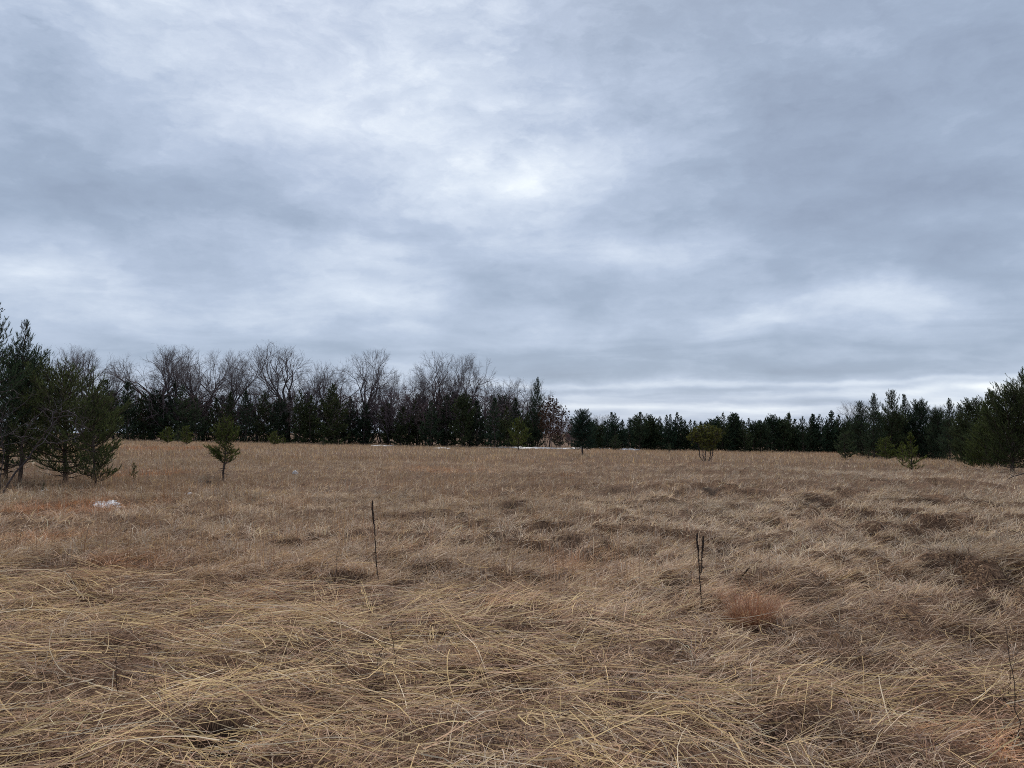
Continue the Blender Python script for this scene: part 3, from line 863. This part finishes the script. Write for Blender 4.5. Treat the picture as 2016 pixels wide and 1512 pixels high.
vr = [straight(.62, 4, wob=.01, seed=400 + k, x=.06 * math.cos(k * 1.26), y=.06 * math.sin(k * 1.26), dx=.42 * math.cos(k * 1.26 + .2), dy=.42 * math.sin(k * 1.26 + .2)) for k in range(6)]
def vase_bush():
    w, c, lf = bare_tree('vase', 420, 2.75, (0, 0, 1.95, 1.1, 1.1, .70), 420, .17, vr, tip=.011, twigs=4, tl=.24, thick=.022, leaves=(34, .12, .024, .95), up=.25, leafmin=1.0)
    return w, c, lf
VASE = vase_bush()

# ------------------------------------------------------------------ planting
def edge_depth(px): return float(np.interp(px, [-100, 300, 700, 1000, 1120, 1400, 1700, 2100], [141, 137, 128, 121, 124, 119, 127, 130]))
rgp = random.Random(77)
def far(name, kinds, meshH, px, top, depth, label, cat, group, tint=(1, 1, 1), wide=1.0, k=None, bare=False):
    x, y, z = at_depth(px, depth)
    H = max(.5, height_to(px, top, x, y, z))
    m = kinds[k if k is not None else rgp.randrange(len(kinds))]
    s = H / meshH
    return plant(name, bare_parts(m) if bare else pine_parts(m), (x, y, z - .05), s, rgp.random() * 6.28, label, cat, group, tint, wide)

def _ord(n):
    ones = ['first', 'second', 'third', 'fourth', 'fifth', 'sixth', 'seventh', 'eighth', 'ninth', 'tenth', 'eleventh', 'twelfth', 'thirteenth', 'fourteenth', 'fifteenth', 'sixteenth', 'seventeenth', 'eighteenth', 'nineteenth']
    if n < 19: return ones[n]
    t, o = divmod(n + 1, 10)
    if o == 0: return {2: 'twentieth', 3: 'thirtieth', 4: 'fortieth', 5: 'fiftieth'}[t]
    return {2: 'twenty', 3: 'thirty', 4: 'forty', 5: 'fifty'}[t] + '-' + ones[o - 1]
NTH = [_ord(i) for i in range(59)]
# bare oaks over the left-hand wood: photo column, row of the top, width, shape, how it reads
oaks = [(98, 686, 1.05, 2, 'bare spreading oak behind the near left pines, leftmost of the far oaks'),
        (185, 685, 1.05, 0, 'bare round-crowned oak standing beside the gap in the tree line'),
        (226, 726, .6, 4, 'low bare oak just left of the gap in the oak line'),
        (300, 684, 1.0, 2, 'bare oak with drooping left side, first right of the gap'),
        (353, 680, .95, 0, 'tall bare oak above the pair of dark pines, second right of the gap'),
        (402, 688, .90, 4, 'bare forked oak, third right of the gap in the tree line'),
        (452, 690, .95, 1, 'bare oak with fanned limbs directly above the small lone pine'),
        (508, 712, .80, 4, 'lower bare oak close left of the big domed oak'),
        (566, 679, 1.12, 0, 'big domed bare oak, the broadest crown in the left wood'),
        (618, 722, .75, 5, 'low bare oak close right of the big domed oak'),
        (650, 716, .80, 2, 'bare oak with crooked limbs, second right of the big domed oak'),
        (722, 690, .95, 3, 'tall bare oak with straight trunk standing clear above its neighbours'),
        (762, 733, .7, 5, 'low twiggy bare oak right of the tall straight oak'),
        (846, 724, .78, 4, 'dark bare oak on the left of the right-hand oak trio'),
        (873, 700, 1.0, 1, 'bare oak in the middle of the right-hand oak trio'),
        (926, 700, .72, 3, 'narrow bare oak on the right of the right-hand oak trio'),
        (985, 741, .9, 5, 'pale low bare oak right of the oak trio'),
        (1032, 746, .85, 4, 'bare oak behind the tall ragged pine at the end of the wood')]
for (px, top, w, k, lab) in oaks:
    far('oak_tree', OAK, 17.6, px, top, edge_depth(px) + 9 + rgp.uniform(-3, 5), lab, 'tree', 'bare oaks over the left wood', wide=w * 1.0, k=k, bare=True)
for (px, top, lab) in [(1690, 788, 'bare round tree showing behind the ragged pines on the right'), (1843, 797, 'bare twiggy tree seen through the gap between the right-hand pine groups'),
                       (1182, 815, 'faint bare tree behind the dark cedar at the far pine row')]:
    far('bare_tree', OAK, 17.6, px, top, 150, lab, 'tree', 'bare trees behind the right-hand pines', k=1, bare=True)
asp = [(782, 738), (797, 742), (812, 735), (828, 740), (748, 742), (968, 752), (1003, 748), (1048, 752), (690, 745), (530, 742), (590, 738)]
for i, (px, top) in enumerate(sorted(asp)):
    far('young_aspen', ASPEN, 11.3, px, top, edge_depth(px) + 6 + rgp.uniform(-2, 4), 'slender bare young tree among the oaks, %s of its kind from the left' % NTH[i], 'tree', 'slender bare trees in the left wood',
        tint=(1.25, 1.15, 1.12), wide=1.1, bare=True)
# pines along the foot of the wood
wp = [(208, 748), (256, 750), (284, 772), (308, 768), (341, 751), (360, 757), (386, 780), (426, 782), (452, 771), (486, 768), (521, 771), (549, 786), (590, 770), (612, 778), (660, 757),
      (690, 785), (718, 792), (765, 796), (790, 800), (822, 789), (850, 788), (880, 779), (911, 775), (940, 788), (974, 783), (1000, 800), (1040, 812)]
for i, (px, top) in enumerate(wp):
    nm = NTH[i]
    tint = rgp.choice([(.85, .9, .95), (1, 1, 1), (.75, .85, .9), (1.1, 1.0, .8), (1.0, .95, .8)])
    far('pine_tree', FARPINE, 8.2, px, top, edge_depth(px) + rgp.uniform(-2, 4), 'dark pine at the foot of the oak wood, %s from the left' % nm, 'tree', 'pines along the foot of the oak wood', tint, 1.05 + .25 * rgp.random())
for i in range(38):      # second rank
    px = 205 + i * 23 + rgp.uniform(-9, 9)
    far('pine_tree', FARPINE, 8.2, px, rgp.uniform(770, 800) + (12 if px > 1010 else 0), edge_depth(px) + rgp.uniform(5, 14), 'dark pine half hidden behind the front pines of the oak wood, %s from the left' % NTH[i], 'tree', 'half hidden pines of the oak wood', (.8, .85, .9), 1.2)
for i in range(58):      # leafless brush between them
    px = 75 + i * 17.6 + rgp.uniform(-8, 8)
    top = rgp.uniform(745, 788) + (18 if px > 960 else 0)
    if 222 < px < 280: top = max(top, 772)
    far('brush_tree', BRUSH, 6.3, px, top, edge_depth(px) + rgp.uniform(2, 16), 'leafless purplish brush tree among the oak wood pines, %s from the left' % NTH[i], 'tree', 'leafless brush in the oak wood',
        rgp.choice([(1.0, .88, .9), (.9, .8, .85), (1.1, .92, .88), (1.0, .75, .7)]), .95 + .35 * rgp.random(), bare=True)
x, y, z = at_depth(1086, 122); H = height_to(1086, 782, x, y, z)
plant('oak_tree', bare_parts(REDOAK), (x, y, z), H / 8.0, 1.0, 'young oak still holding russet leaves at the right end of the wood', 'tree', None, (1, .85, .8), .95)
for (px, top, dd, lab) in [(1072, 806, 14, 'reddish leafless brush left of the russet oak'), (1100, 806, 8, 'reddish leafless brush right of the russet oak'), (1116, 826, 16, 'low grey brush in the gap left of the cedar'),
                           (1128, 832, 20, 'low grey brush just left of the cedar crown'), (1150, 834, 26, 'faint brush far behind the cedar')]:
    far('brush_tree', BRUSH, 6.3, px, top, 122 + dd, lab, 'tree', 'brush at the end of the wood', (1.25, .8, .7) if 'red' in lab else (1.1, 1, 1), 1.1, bare=True)
for (px, top, dd, lab) in [(1098, 828, 24, 'dark pine far behind the russet oak'), (1124, 824, 30, 'dark pine far back left of the cedar'), (1142, 828, 22, 'dark pine directly behind the cedar'), (1170, 826, 16, 'dark pine close behind the right side of the cedar')]:
    far('pine_tree', FARPINE, 8.2, px, top, 122 + dd, lab, 'tree', 'pines behind the cedar', (.75, .85, .95), 1.3)
far('pine_tree', [MIDPINE[2]], 6.7, 1058, 744, 128, 'tall ragged pine rising at the right end of the oak wood', 'tree', None, (.7, .8, .85), .62)
# far pine row in the middle
fp = []
px = 1162
while px < 1690:
    fp.append((px, 822 + rgp.gauss(0, 5) - 4 * math.sin(px / 60.) + (6 if px < 1200 else 0))); px += rgp.uniform(7, 15)
for (a, b) in [(1258, 811), (1333, 811), (1318, 815), (1420, 811), (1441, 813), (1548, 813), (1630, 808), (1600, 815)]: fp.append((a, b))
fp.sort()
for i, (px, top) in enumerate(fp):
    side = 'left of' if px < 1390 else 'right of'
    grp = [p for p in fp if (p[0] < 1390) == (px < 1390)]
    n_ = grp.index((px, top)); n_ = (len(grp) - 1 - n_) if px < 1390 else n_
    lab = 'dark young pine in the far pine row, %s %s the vase-shaped bush' % (NTH[n_], side)
    far('pine_tree', FARPINE, 8.2, px, top, edge_depth(px) + rgp.uniform(0, 4), lab, 'tree', 'far pine row', rgp.choice([(.75, .88, 1.0), (.85, .9, .9), (.7, .85, .9), (.95, .95, .85), (1.1, 1.05, .9)]), .95 + .35 * rgp.random())
for i in range(54):
    px = 1160 + i * 16 + rgp.uniform(-5, 5)
    far('pine_tree', FARPINE, 8.2, px, rgp.uniform(826, 838) + (4 if px > 1690 else 0), edge_depth(px) + rgp.uniform(6, 12), 'dark pine half hidden behind the front of the far pine row, %s from the left' % NTH[i], 'tree', 'half hidden pines of the far pine row', (.7, .8, .88), 1.5)
# small pines in front of the tree lines
front = [(330, 842, 874, 0, 1.5, 'olive bushy young pine, left one of the trio before the oak wood'), (350, 836, 872, 1, 1.3, 'dark young pine in the middle of the trio before the oak wood'),
         (366, 840, 876, 0, 1.2, 'olive young pine, right one of the trio before the oak wood'), (540, 850, 877, 0, 1.6, 'rounded olive young pine at the wood edge right of the lone pine'),
         (558, 855, 875, 1, 1.2, 'tiny pine close right of the rounded olive pine'), (637, 856, 879, 1, 1.1, 'small dark pine alone at the wood edge below the crooked oak'),
         (672, 863, 877, 2, 1.1, 'tiny pale pine alone at the edge of the grass'), (806, 823, 874, 1, .95, 'yellow green young pine in front of the dark pine edge'),
         (1020, 826, 886, 0, 1.1, 'olive green young pine with bare stem at the right end of the wood'), (1212, 858, 886, 0, 1.4, 'low broad young pine just right of the dark cedar'),
         (1284, 862, 886, 1, 1.2, 'pale young pine before the far pine row'), (1318, 872, 892, 2, 1.1, 'tiny pine with thin stem before the far pine row'),
         (1664, 852, 905, 0, 1.3, 'dark bushy pine at the left foot of the right-hand pine group'), (1745, 862, 906, 0, 1.5, 'spreading olive young pine before the right-hand pine group'),
         (1796, 850, 926, 1, 1.25, 'yellow green young pine with bare stem, brightest on the right'), (1778, 868, 921, 2, 1.1, 'thin young pine crowding the yellow green pine'),
         (263, 908, 947, 2, .85, 'small grey green pine seedling beside the rust red grass'), (86, 946, 972, 1, .7, 'tiny dark pine seedling under the near left pines'),
         (1710, 878, 905, 2, 1.2, 'tiny pine at the edge of the right-hand group')]
for (px, top, base, k, w, lab) in front:
    x, y, z = ground_hit(px, base)
    H = height_to(px, top, x, y, z)
    tint = (1.7, 1.5, .75) if ('olive' in lab or 'yellow' in lab) else ((1.5, 1.45, 1.1) if ('pale' in lab or 'grey' in lab) else (1, 1, .9))
    plant('young_pine', pine_parts(SAPLING[k]), (x, y, z - .04), H / 2.1, rgp.random() * 6.28, lab, 'tree', 'young pines in the field', tint, w * .9)
# the three single trees in the open field
x, y, z = ground_hit(439, 946)
plant('young_pine', pine_parts(LONE), (x, y, z - .05), height_to(437, 822, x, y, z) / 2.18, .6, 'small lone pine with bare lower trunk in the open grass', 'tree', None, (1.45, 1.3, .7), 1.0)
x, y, z = ground_hit(1147, 898)
plant('cedar_tree', pine_parts(CEDAR), (x, y, z - .05), height_to(1147, 811, x, y, z) / 4.45, 2.0, 'dense dark egg-shaped cedar on a bare trunk in the field', 'tree', None, (.55, .7, .85), .95)
x, y, z = ground_hit(1390, 911)
plant('vase_bush', [('trunk', VASE[0], M['oak_bark'], 0), ('branches', VASE[1], M['oak_bark'], 0), ('crown', VASE[2], M['needle'], 1)], (x, y, z - .04), height_to(1390, 838, x, y, z) / 2.75, .4,
      'vase-shaped olive bush with many forking stems in the field', 'tree', None, (2.0, 1.5, .8))
# right-hand pine group
right = [(1700, 789, 900, 0, .95, 'ragged pine at the left end of the right-hand group'), (1722, 775, 902, 2, .9, 'ragged pine with double tip, second in the right-hand group'),
         (1752, 768, 902, 0, 1.0, 'tallest ragged pine in the middle of the right-hand group'), (1785, 776, 902, 3, 1.0, 'dark dense pine right of the tallest ragged pine'),
         (1812, 792, 903, 1, 1.0, 'rounded dark pine behind the yellow green young pine'), (1850, 808, 905, 1, 1.0, 'low rounded pine beneath the bare twiggy tree'),
         (1872, 785, 908, 2, .9, 'slim pine with spiky top between the right-hand groups'), (1900, 796, 912, 0, .9, 'spiky pine left of the big right-edge pine'),
         (1918, 790, 914, 1, 1.2, 'dark pine half hidden by the big right-edge pine'), (1735, 812, 900, 3, 1.2, 'dark filler pine behind the spreading olive young pine'),
         (1955, 775, 920, 3, 1.4, 'dark pine close behind the big right-edge pine'), (1836, 822, 904, 3, 1.2, 'dark low pine filling the gap in the right-hand groups'), (1770, 815, 900, 1, 1.2, 'dark pine behind the brightest young pine')]
for (px, top, base, k, w, lab) in right:
    x, y, z = ground_hit(px, base)
    H = height_to(px, top, x, y, z)
    plant('pine_tree', pine_parts(MIDPINE[k]), (x, y, z - .05), H / 6.7, rgp.random() * 6.28, lab, 'tree', 'right-hand pine group', rgp.choice([(.8, .85, .85), (.7, .8, .85), (1, .95, .8)]), w * .92)
x, y, z = ground_hit(1992, 934)
plant('pine_tree', pine_parts(BIGPINE), (x, y, z - .05), height_to(2000, 768, x, y, z) / 6.5, 2.2, 'big dark pine with thick trunk at the right edge of the field', 'tree', None, (1.0, .95, .7), 1.0)
x, y, z = ground_hit(1941, 928)
plant('pine_tree', pine_parts(MIDPINE[3]), (x, y, z - .05), height_to(1941, 790, x, y, z) / 6.7, .9, 'olive pine with slim pale trunk left of the big right-edge pine', 'tree', None, (1.2, 1.1, .7), 1.0)
x, y, z = ground_hit(2060, 930)
plant('pine_tree', pine_parts(BIGPINE), (x, y, z - .05), height_to(2050, 738, x, y, z) / 6.5, .3, 'tall pine cut off by the right edge of the view', 'tree', None, (1.0, .95, .7), 1.0)
# near pines on the left
for (px, base, toppx, top, k, rz, w, tint, lab) in [
        (127, 952, 130, 728, 0, .5, 1.1, (1.35, 1.2, .85), 'bushy olive pine with dark trunk, nearest tree on the left'),
        (188, 957, 188, 770, 2, 1.9, .85, (1.2, 1.1, .8), 'low dense pine close right of the bushy olive pine'),
        (-22, 955, 4, 590, 1, 2.6, 1.0, (.9, 1.0, .95), 'tall open pine cut by the left edge of the view'),
        (38, 948, 52, 628, 1, .2, .85, (.85, .95, .95), 'tall thin-topped pine leaning right behind the bushy olive pine'),
        (12, 946, 16, 700, 0, 3.4, .9, (.8, .9, .85), 'shaded dense pine at the left edge below the tall open pine')]:
    x, y, z = ground_hit(px, base)
    H = height_to(toppx, top, x, y, z)
    xt = ray(toppx, top); lean = math.atan2((xt[0] / xt[1]) * y - x, H)
    plant('pine_tree', pine_parts(NEARP[k]), (x, y, z - .05), H / (3.8, 6.05, 3.1)[k], rz, lab, 'tree', 'near pines on the left', tint, w, tilt=(0, lean))
def left_shrub():
    rts = [[(0, 0, -.1), (.08, 0, .15), (.22, .02, .4), (.42, .02, .62)], [(0, 0, 0), (-.1, .05, .3), (-.12, .05, .6)], [(0, 0, 0), (.02, -.05, .3), (.1, -.1, .7)]]
    w, c, _ = bare_tree('leftshrub', 512, 1.6, (.35, 0, 1.15, 1.15, .8, .6), 150, .13, rts, tip=.004, twigs=2, tl=.16, thick=.013, up=.15)
    x, y, z = ground_hit(0, 978)
    plant('bare_shrub', [('trunk', w, M['oak_bark'], 0), ('branches', c, M['oak_bark'], 0)], (x, y, z - .02), 1.5, 0, 'leafless crooked shrub under the pines at the left edge', 'shrub')
left_shrub()

# ------------------------------------------------------------------ small things in the field
def snow(px, py, wx, wy, h, seed, label):
    x0, y0, _ = ground_hit(px, py)
    nr, na = 10, 40
    a = np.linspace(0, 2 * np.pi, na, endpoint=False)
    edge = np.clip(.95 + 1.3 * fbm(np.cos(a) * 3.5 + seed, np.sin(a) * 3.5 - seed, 3), .35, 1.6)
    V, F = [], []
    for i in range(nr + 1):
        f = i / nr
        X, Y = x0 + wx * f * edge * np.cos(a), y0 + wy * f * edge * np.sin(a)
        Z = terrain(X, Y) + h * (1 - f**3) * (1 + .8 * fbm(X * 1.7 / wx * 3, Y * 1.7 / wy * 3, 2)) - .03 * (i == nr)
        V.append(np.stack([X, Y, Z], 1))
    V = np.concatenate(V)
    for i in range(nr):
        for j in range(na):
            F.append((i * na + j, i * na + (j + 1) % na, (i + 1) * na + (j + 1) % na, (i + 1) * na + j))
    o = obj('snow_patch', make_mesh('snow_patch', V, np.array(F)[:, ::-1], smooth=True), M['snow'])
    tag(o, label, 'snow', 'patches of old snow')
SNOW_SPOTS = [(208, 997, .24, .35, .025, 3, 'largest patch of old snow in the left grass below the near pines'), (350, 973, .22, .30, .015, 5, 'thin streak of old snow right of the largest patch'),
              (374, 972, .08, .12, .03, 9, 'tiny snow dot beside the thin snow streak'), (581, 933, .09, .12, .10, 7, 'small round snow lump in the grass right of the lone pine'),
              (85, 969, .08, .10, .07, 8, 'small snow lump by the tiny seedling on the left'),
              (1050, 883, 6.5, 4.5, .20, 11, 'long bank of old snow under the trees left of the cedar'), (1165, 883, 3.2, 3.5, .20, 13, 'bank of old snow behind the trunk of the cedar'),
              (1238, 886, 1.3, 2.0, .22, 15, 'short strip of old snow right of the cedar'), (752, 878, 1.6, 3, .14, 17, 'thin strip of old snow at the wood edge below the straight oak'),
              (870, 883, 1.0, 2, .12, 19, 'faint strip of old snow at the foot of the oak trio')]
for sp in SNOW_SPOTS: snow(*sp)

def lumpy(path, radii, seed, n=7, amp=.35):
    v, f = tube(path, radii, n)
    r = np.random.RandomState(seed)
    c = np.repeat(np.asarray(path), n, 0)
    return c + (v - c) * (1 + amp * r.randn(len(v), 1)), f
def mullein(name, base_px, base_py, stems, label):
    """stems: list of (base fraction point px,py) -> (top px,py), head length fraction"""
    x, y, z = ground_hit(base_px, base_py)
    r = bpy.data.objects.new(name, None); COL.objects.link(r); r.location = (x, y, z)
    for si, (bx, bz_py, tx, tpy, hf) in enumerate(stems):
        def loc(px, py):
            d = ray(px, py); k = y / d[1]
            return np.array([d[0] * k - x, 0, EYE + d[2] * k - z])
        A, B = loc(bx, bz_py), loc(tx, tpy)
        if bz_py >= base_py - 2: A[2] -= .05
        rg = np.random.RandomState(si + int(base_px))
        t = np.linspace(0, 1, 22)[:, None]
        path = A + (B - A) * t + np.array([.0025, .0025, 0]) * rg.randn(22, 3) + np.array([0, .04, 0]) * t
        hs = 1 - hf
        n0 = int(hs * 22)
        v, f = lumpy(path[:n0 + 1], np.linspace(.0060, .0040, n0 + 1) * (1 + .25 * np.abs(rg.randn(n0 + 1))), si, 6, .15)
        st = obj('stem', make_mesh('stem', v, f, smooth=True), M['stem'], r)
        # seed head: crowded capsules round the stem
        tt = np.linspace(n0 / 21., 1, 26)[:, None]
        hp = np.stack([np.interp(tt[:, 0], np.linspace(0, 1, 22), path[:, k]) for k in range(3)], 1)
        prof = .0088 * np.minimum(1, np.minimum((tt[:, 0] - tt[0, 0]) * 14 + .45, (1 - tt[:, 0]) * 18 + .35))
        v, f = lumpy(hp, prof, si + 50, 9, .26)
        hd = obj('seed_head', make_mesh('seed_head', v, f, smooth=False), M['seed'], st)
        # withered leaves and side capsules left on the stem
        N = 26
        q = rg.rand(N) * hs * .95
        bp = np.stack([np.interp(q, np.linspace(0, 1, 22), path[:, k]) for k in range(3)], 1)
        az = rg.rand(N) * 6.28
        d = np.stack([np.cos(az), np.sin(az), .5 - 1.3 * rg.rand(N)], 1)
        v, f, c = blades_free(bp, d, .015 + .03 * rg.rand(N), .006 + .008 * rg.rand(N), rg)
        obj('withered_leaves', make_mesh('withered_leaves', v, f), M['stem'], st)
    tag(r, label, 'plant')
def blades_free(base, d, length, width, rng):
    P = np.stack([base, base + d * length[:, None] * .5 + .004 * rng.randn(*base.shape), base + d * length[:, None]], 1)
    s = norm(np.cross(d, rng.randn(*d.shape)))
    return ribbons(P, width, s, np.ones((len(base), 3)), .7)
mullein('mullein_plant', 746, 1152, [(746, 1152, 731, 986, .30)], 'tall dead mullein stalk with one dark seed head, leaning slightly left')
mullein('mullein_plant', 1382, 1196, [(1382, 1196, 1374, 1050, .24), (1380, 1128, 1387, 1056, .42)], 'dead mullein with two dark seed heads on forked stems')
mullein('mullein_plant', 1437, 1155, [(1437, 1155, 1478, 1118, .30)], 'fallen dark weed stalk leaning right above the rust red clump')
def weed(px, base, tpx, top, seed, label, br=5):
    x, y, z = ground_hit(px, base)
    rg = np.random.RandomState(seed)
    d = ray(tpx, top); k = y / d[1]
    B = np.array([d[0] * k - x, .05 * rg.randn(), EYE + d[2] * k - z])
    t = np.linspace(0, 1, 12)[:, None]
    path = B * t + .006 * rg.randn(12, 3); path[0, 2] = -.05
    v, f = tube(path, np.linspace(.0032, .0014, 12), 5)
    r = bpy.data.objects.new('weed_stem', None); COL.objects.link(r); r.location = (x, y, z)
    obj('stem', make_mesh('stem', v, f, smooth=True), M['stem'], r)
    segs = []
    for i in range(br):
        a = path[rg.randint(3, 11)]; q = a + np.array([.05 * rg.randn(), .05 * rg.randn(), .05 + .06 * rg.rand()])
        segs.append([*a, *q, .0016, .0008])
    v, f = frustums(segs, 3)
    obj('twigs', make_mesh('twigs', v, f), M['stem'], r)
    tag(r, label, 'plant', 'thin dark weed stems')
weed(2012, 1495, 2000, 1235, 1, 'thin dark weed stem standing tall at the right edge')
weed(782, 1325, 770, 1225, 2, 'thin dark weed stem rising from the stalks in the middle foreground')
weed(742, 1318, 752, 1260, 3, 'short dark weed stem left of the middle foreground one')
weed(232, 1385, 226, 1292, 4, 'thin dark weed stem on the left among the golden stalks')
weed(316, 1388, 300, 1335, 5, 'short bent dark weed stem right of the left one')
weed(1662, 1182, 1657, 1135, 6, 'thin dark weed stem before the dark burrow on the right')
weed(663, 1140, 660, 1085, 7, 'thin weed stem beside the black burrow left of the tall mullein')
weed(1985, 1400, 1990, 1335, 8, 'short dark weed stem left of the tall right-edge stem')
weed(30, 1085, 45, 1035, 9, 'thin reddish weed stem at the far left of the grass')
def rust_clump():
    rng = np.random.RandomState(33)
    x, y, z = ground_hit(1482, 1228)
    N = 650
    a = rng.rand(N) * 6.28; rr = .17 * rng.rand(N)**.7
    base = np.stack([rr * np.cos(a), rr * np.sin(a), np.full(N, -.04)], 1)
    pal = np.array([[.36, .165, .09], [.42, .21, .11], [.26, .11, .07], [.42, .26, .15]])
    C = pal[rng.randint(0, 4, N)] * (.7 + .5 * rng.rand(N, 1))
    v, f, c = blades(base, np.pi / 2 - a + .7 * rng.randn(N), .18 + .30 * rng.rand(N)**1.1, .05 + .7 * rng.rand(N), .2 + 1.6 * rng.rand(N), .003 + .003 * rng.rand(N), rng, 4, C, .2)
    o = obj('bluestem_clump', make_mesh('bluestem_clump', v, f, c), M['grass']); o.location = (x, y, z)
    tag(o, 'rust red clump of dry grass right of the forked mullein', 'grass clump')
rust_clump()
def fallen_branch():
    rng = np.random.RandomState(44)
    x, y, z = ground_hit(1982, 949)
    path = [(0, 0, .03), (.35, .1, .16), (.8, .15, .27), (1.3, .3, .38), (1.9, .35, .5)]
    v, f = tube(path, [.012, .02, .024, .03, .035], 6)
    r = bpy.data.objects.new('fallen_branch', None); COL.objects.link(r); r.location = (x, y, z)
    obj('limb', make_mesh('limb', v, f, smooth=True), M['pine_bark'], r)
    segs = [[*path[k], *(np.array(path[k]) + [.12 * rng.randn(), .1 * rng.randn(), .18 * rng.rand() + .05]), .008, .003] for k in (1, 1, 2, 2, 3, 3)]
    v, f = frustums(segs, 4)
    obj('twigs', make_mesh('twigs', v, f), M['pine_bark'], r)
    tag(r, 'fallen bare branch on the grass below the right-edge pine', 'branch')
fallen_branch()
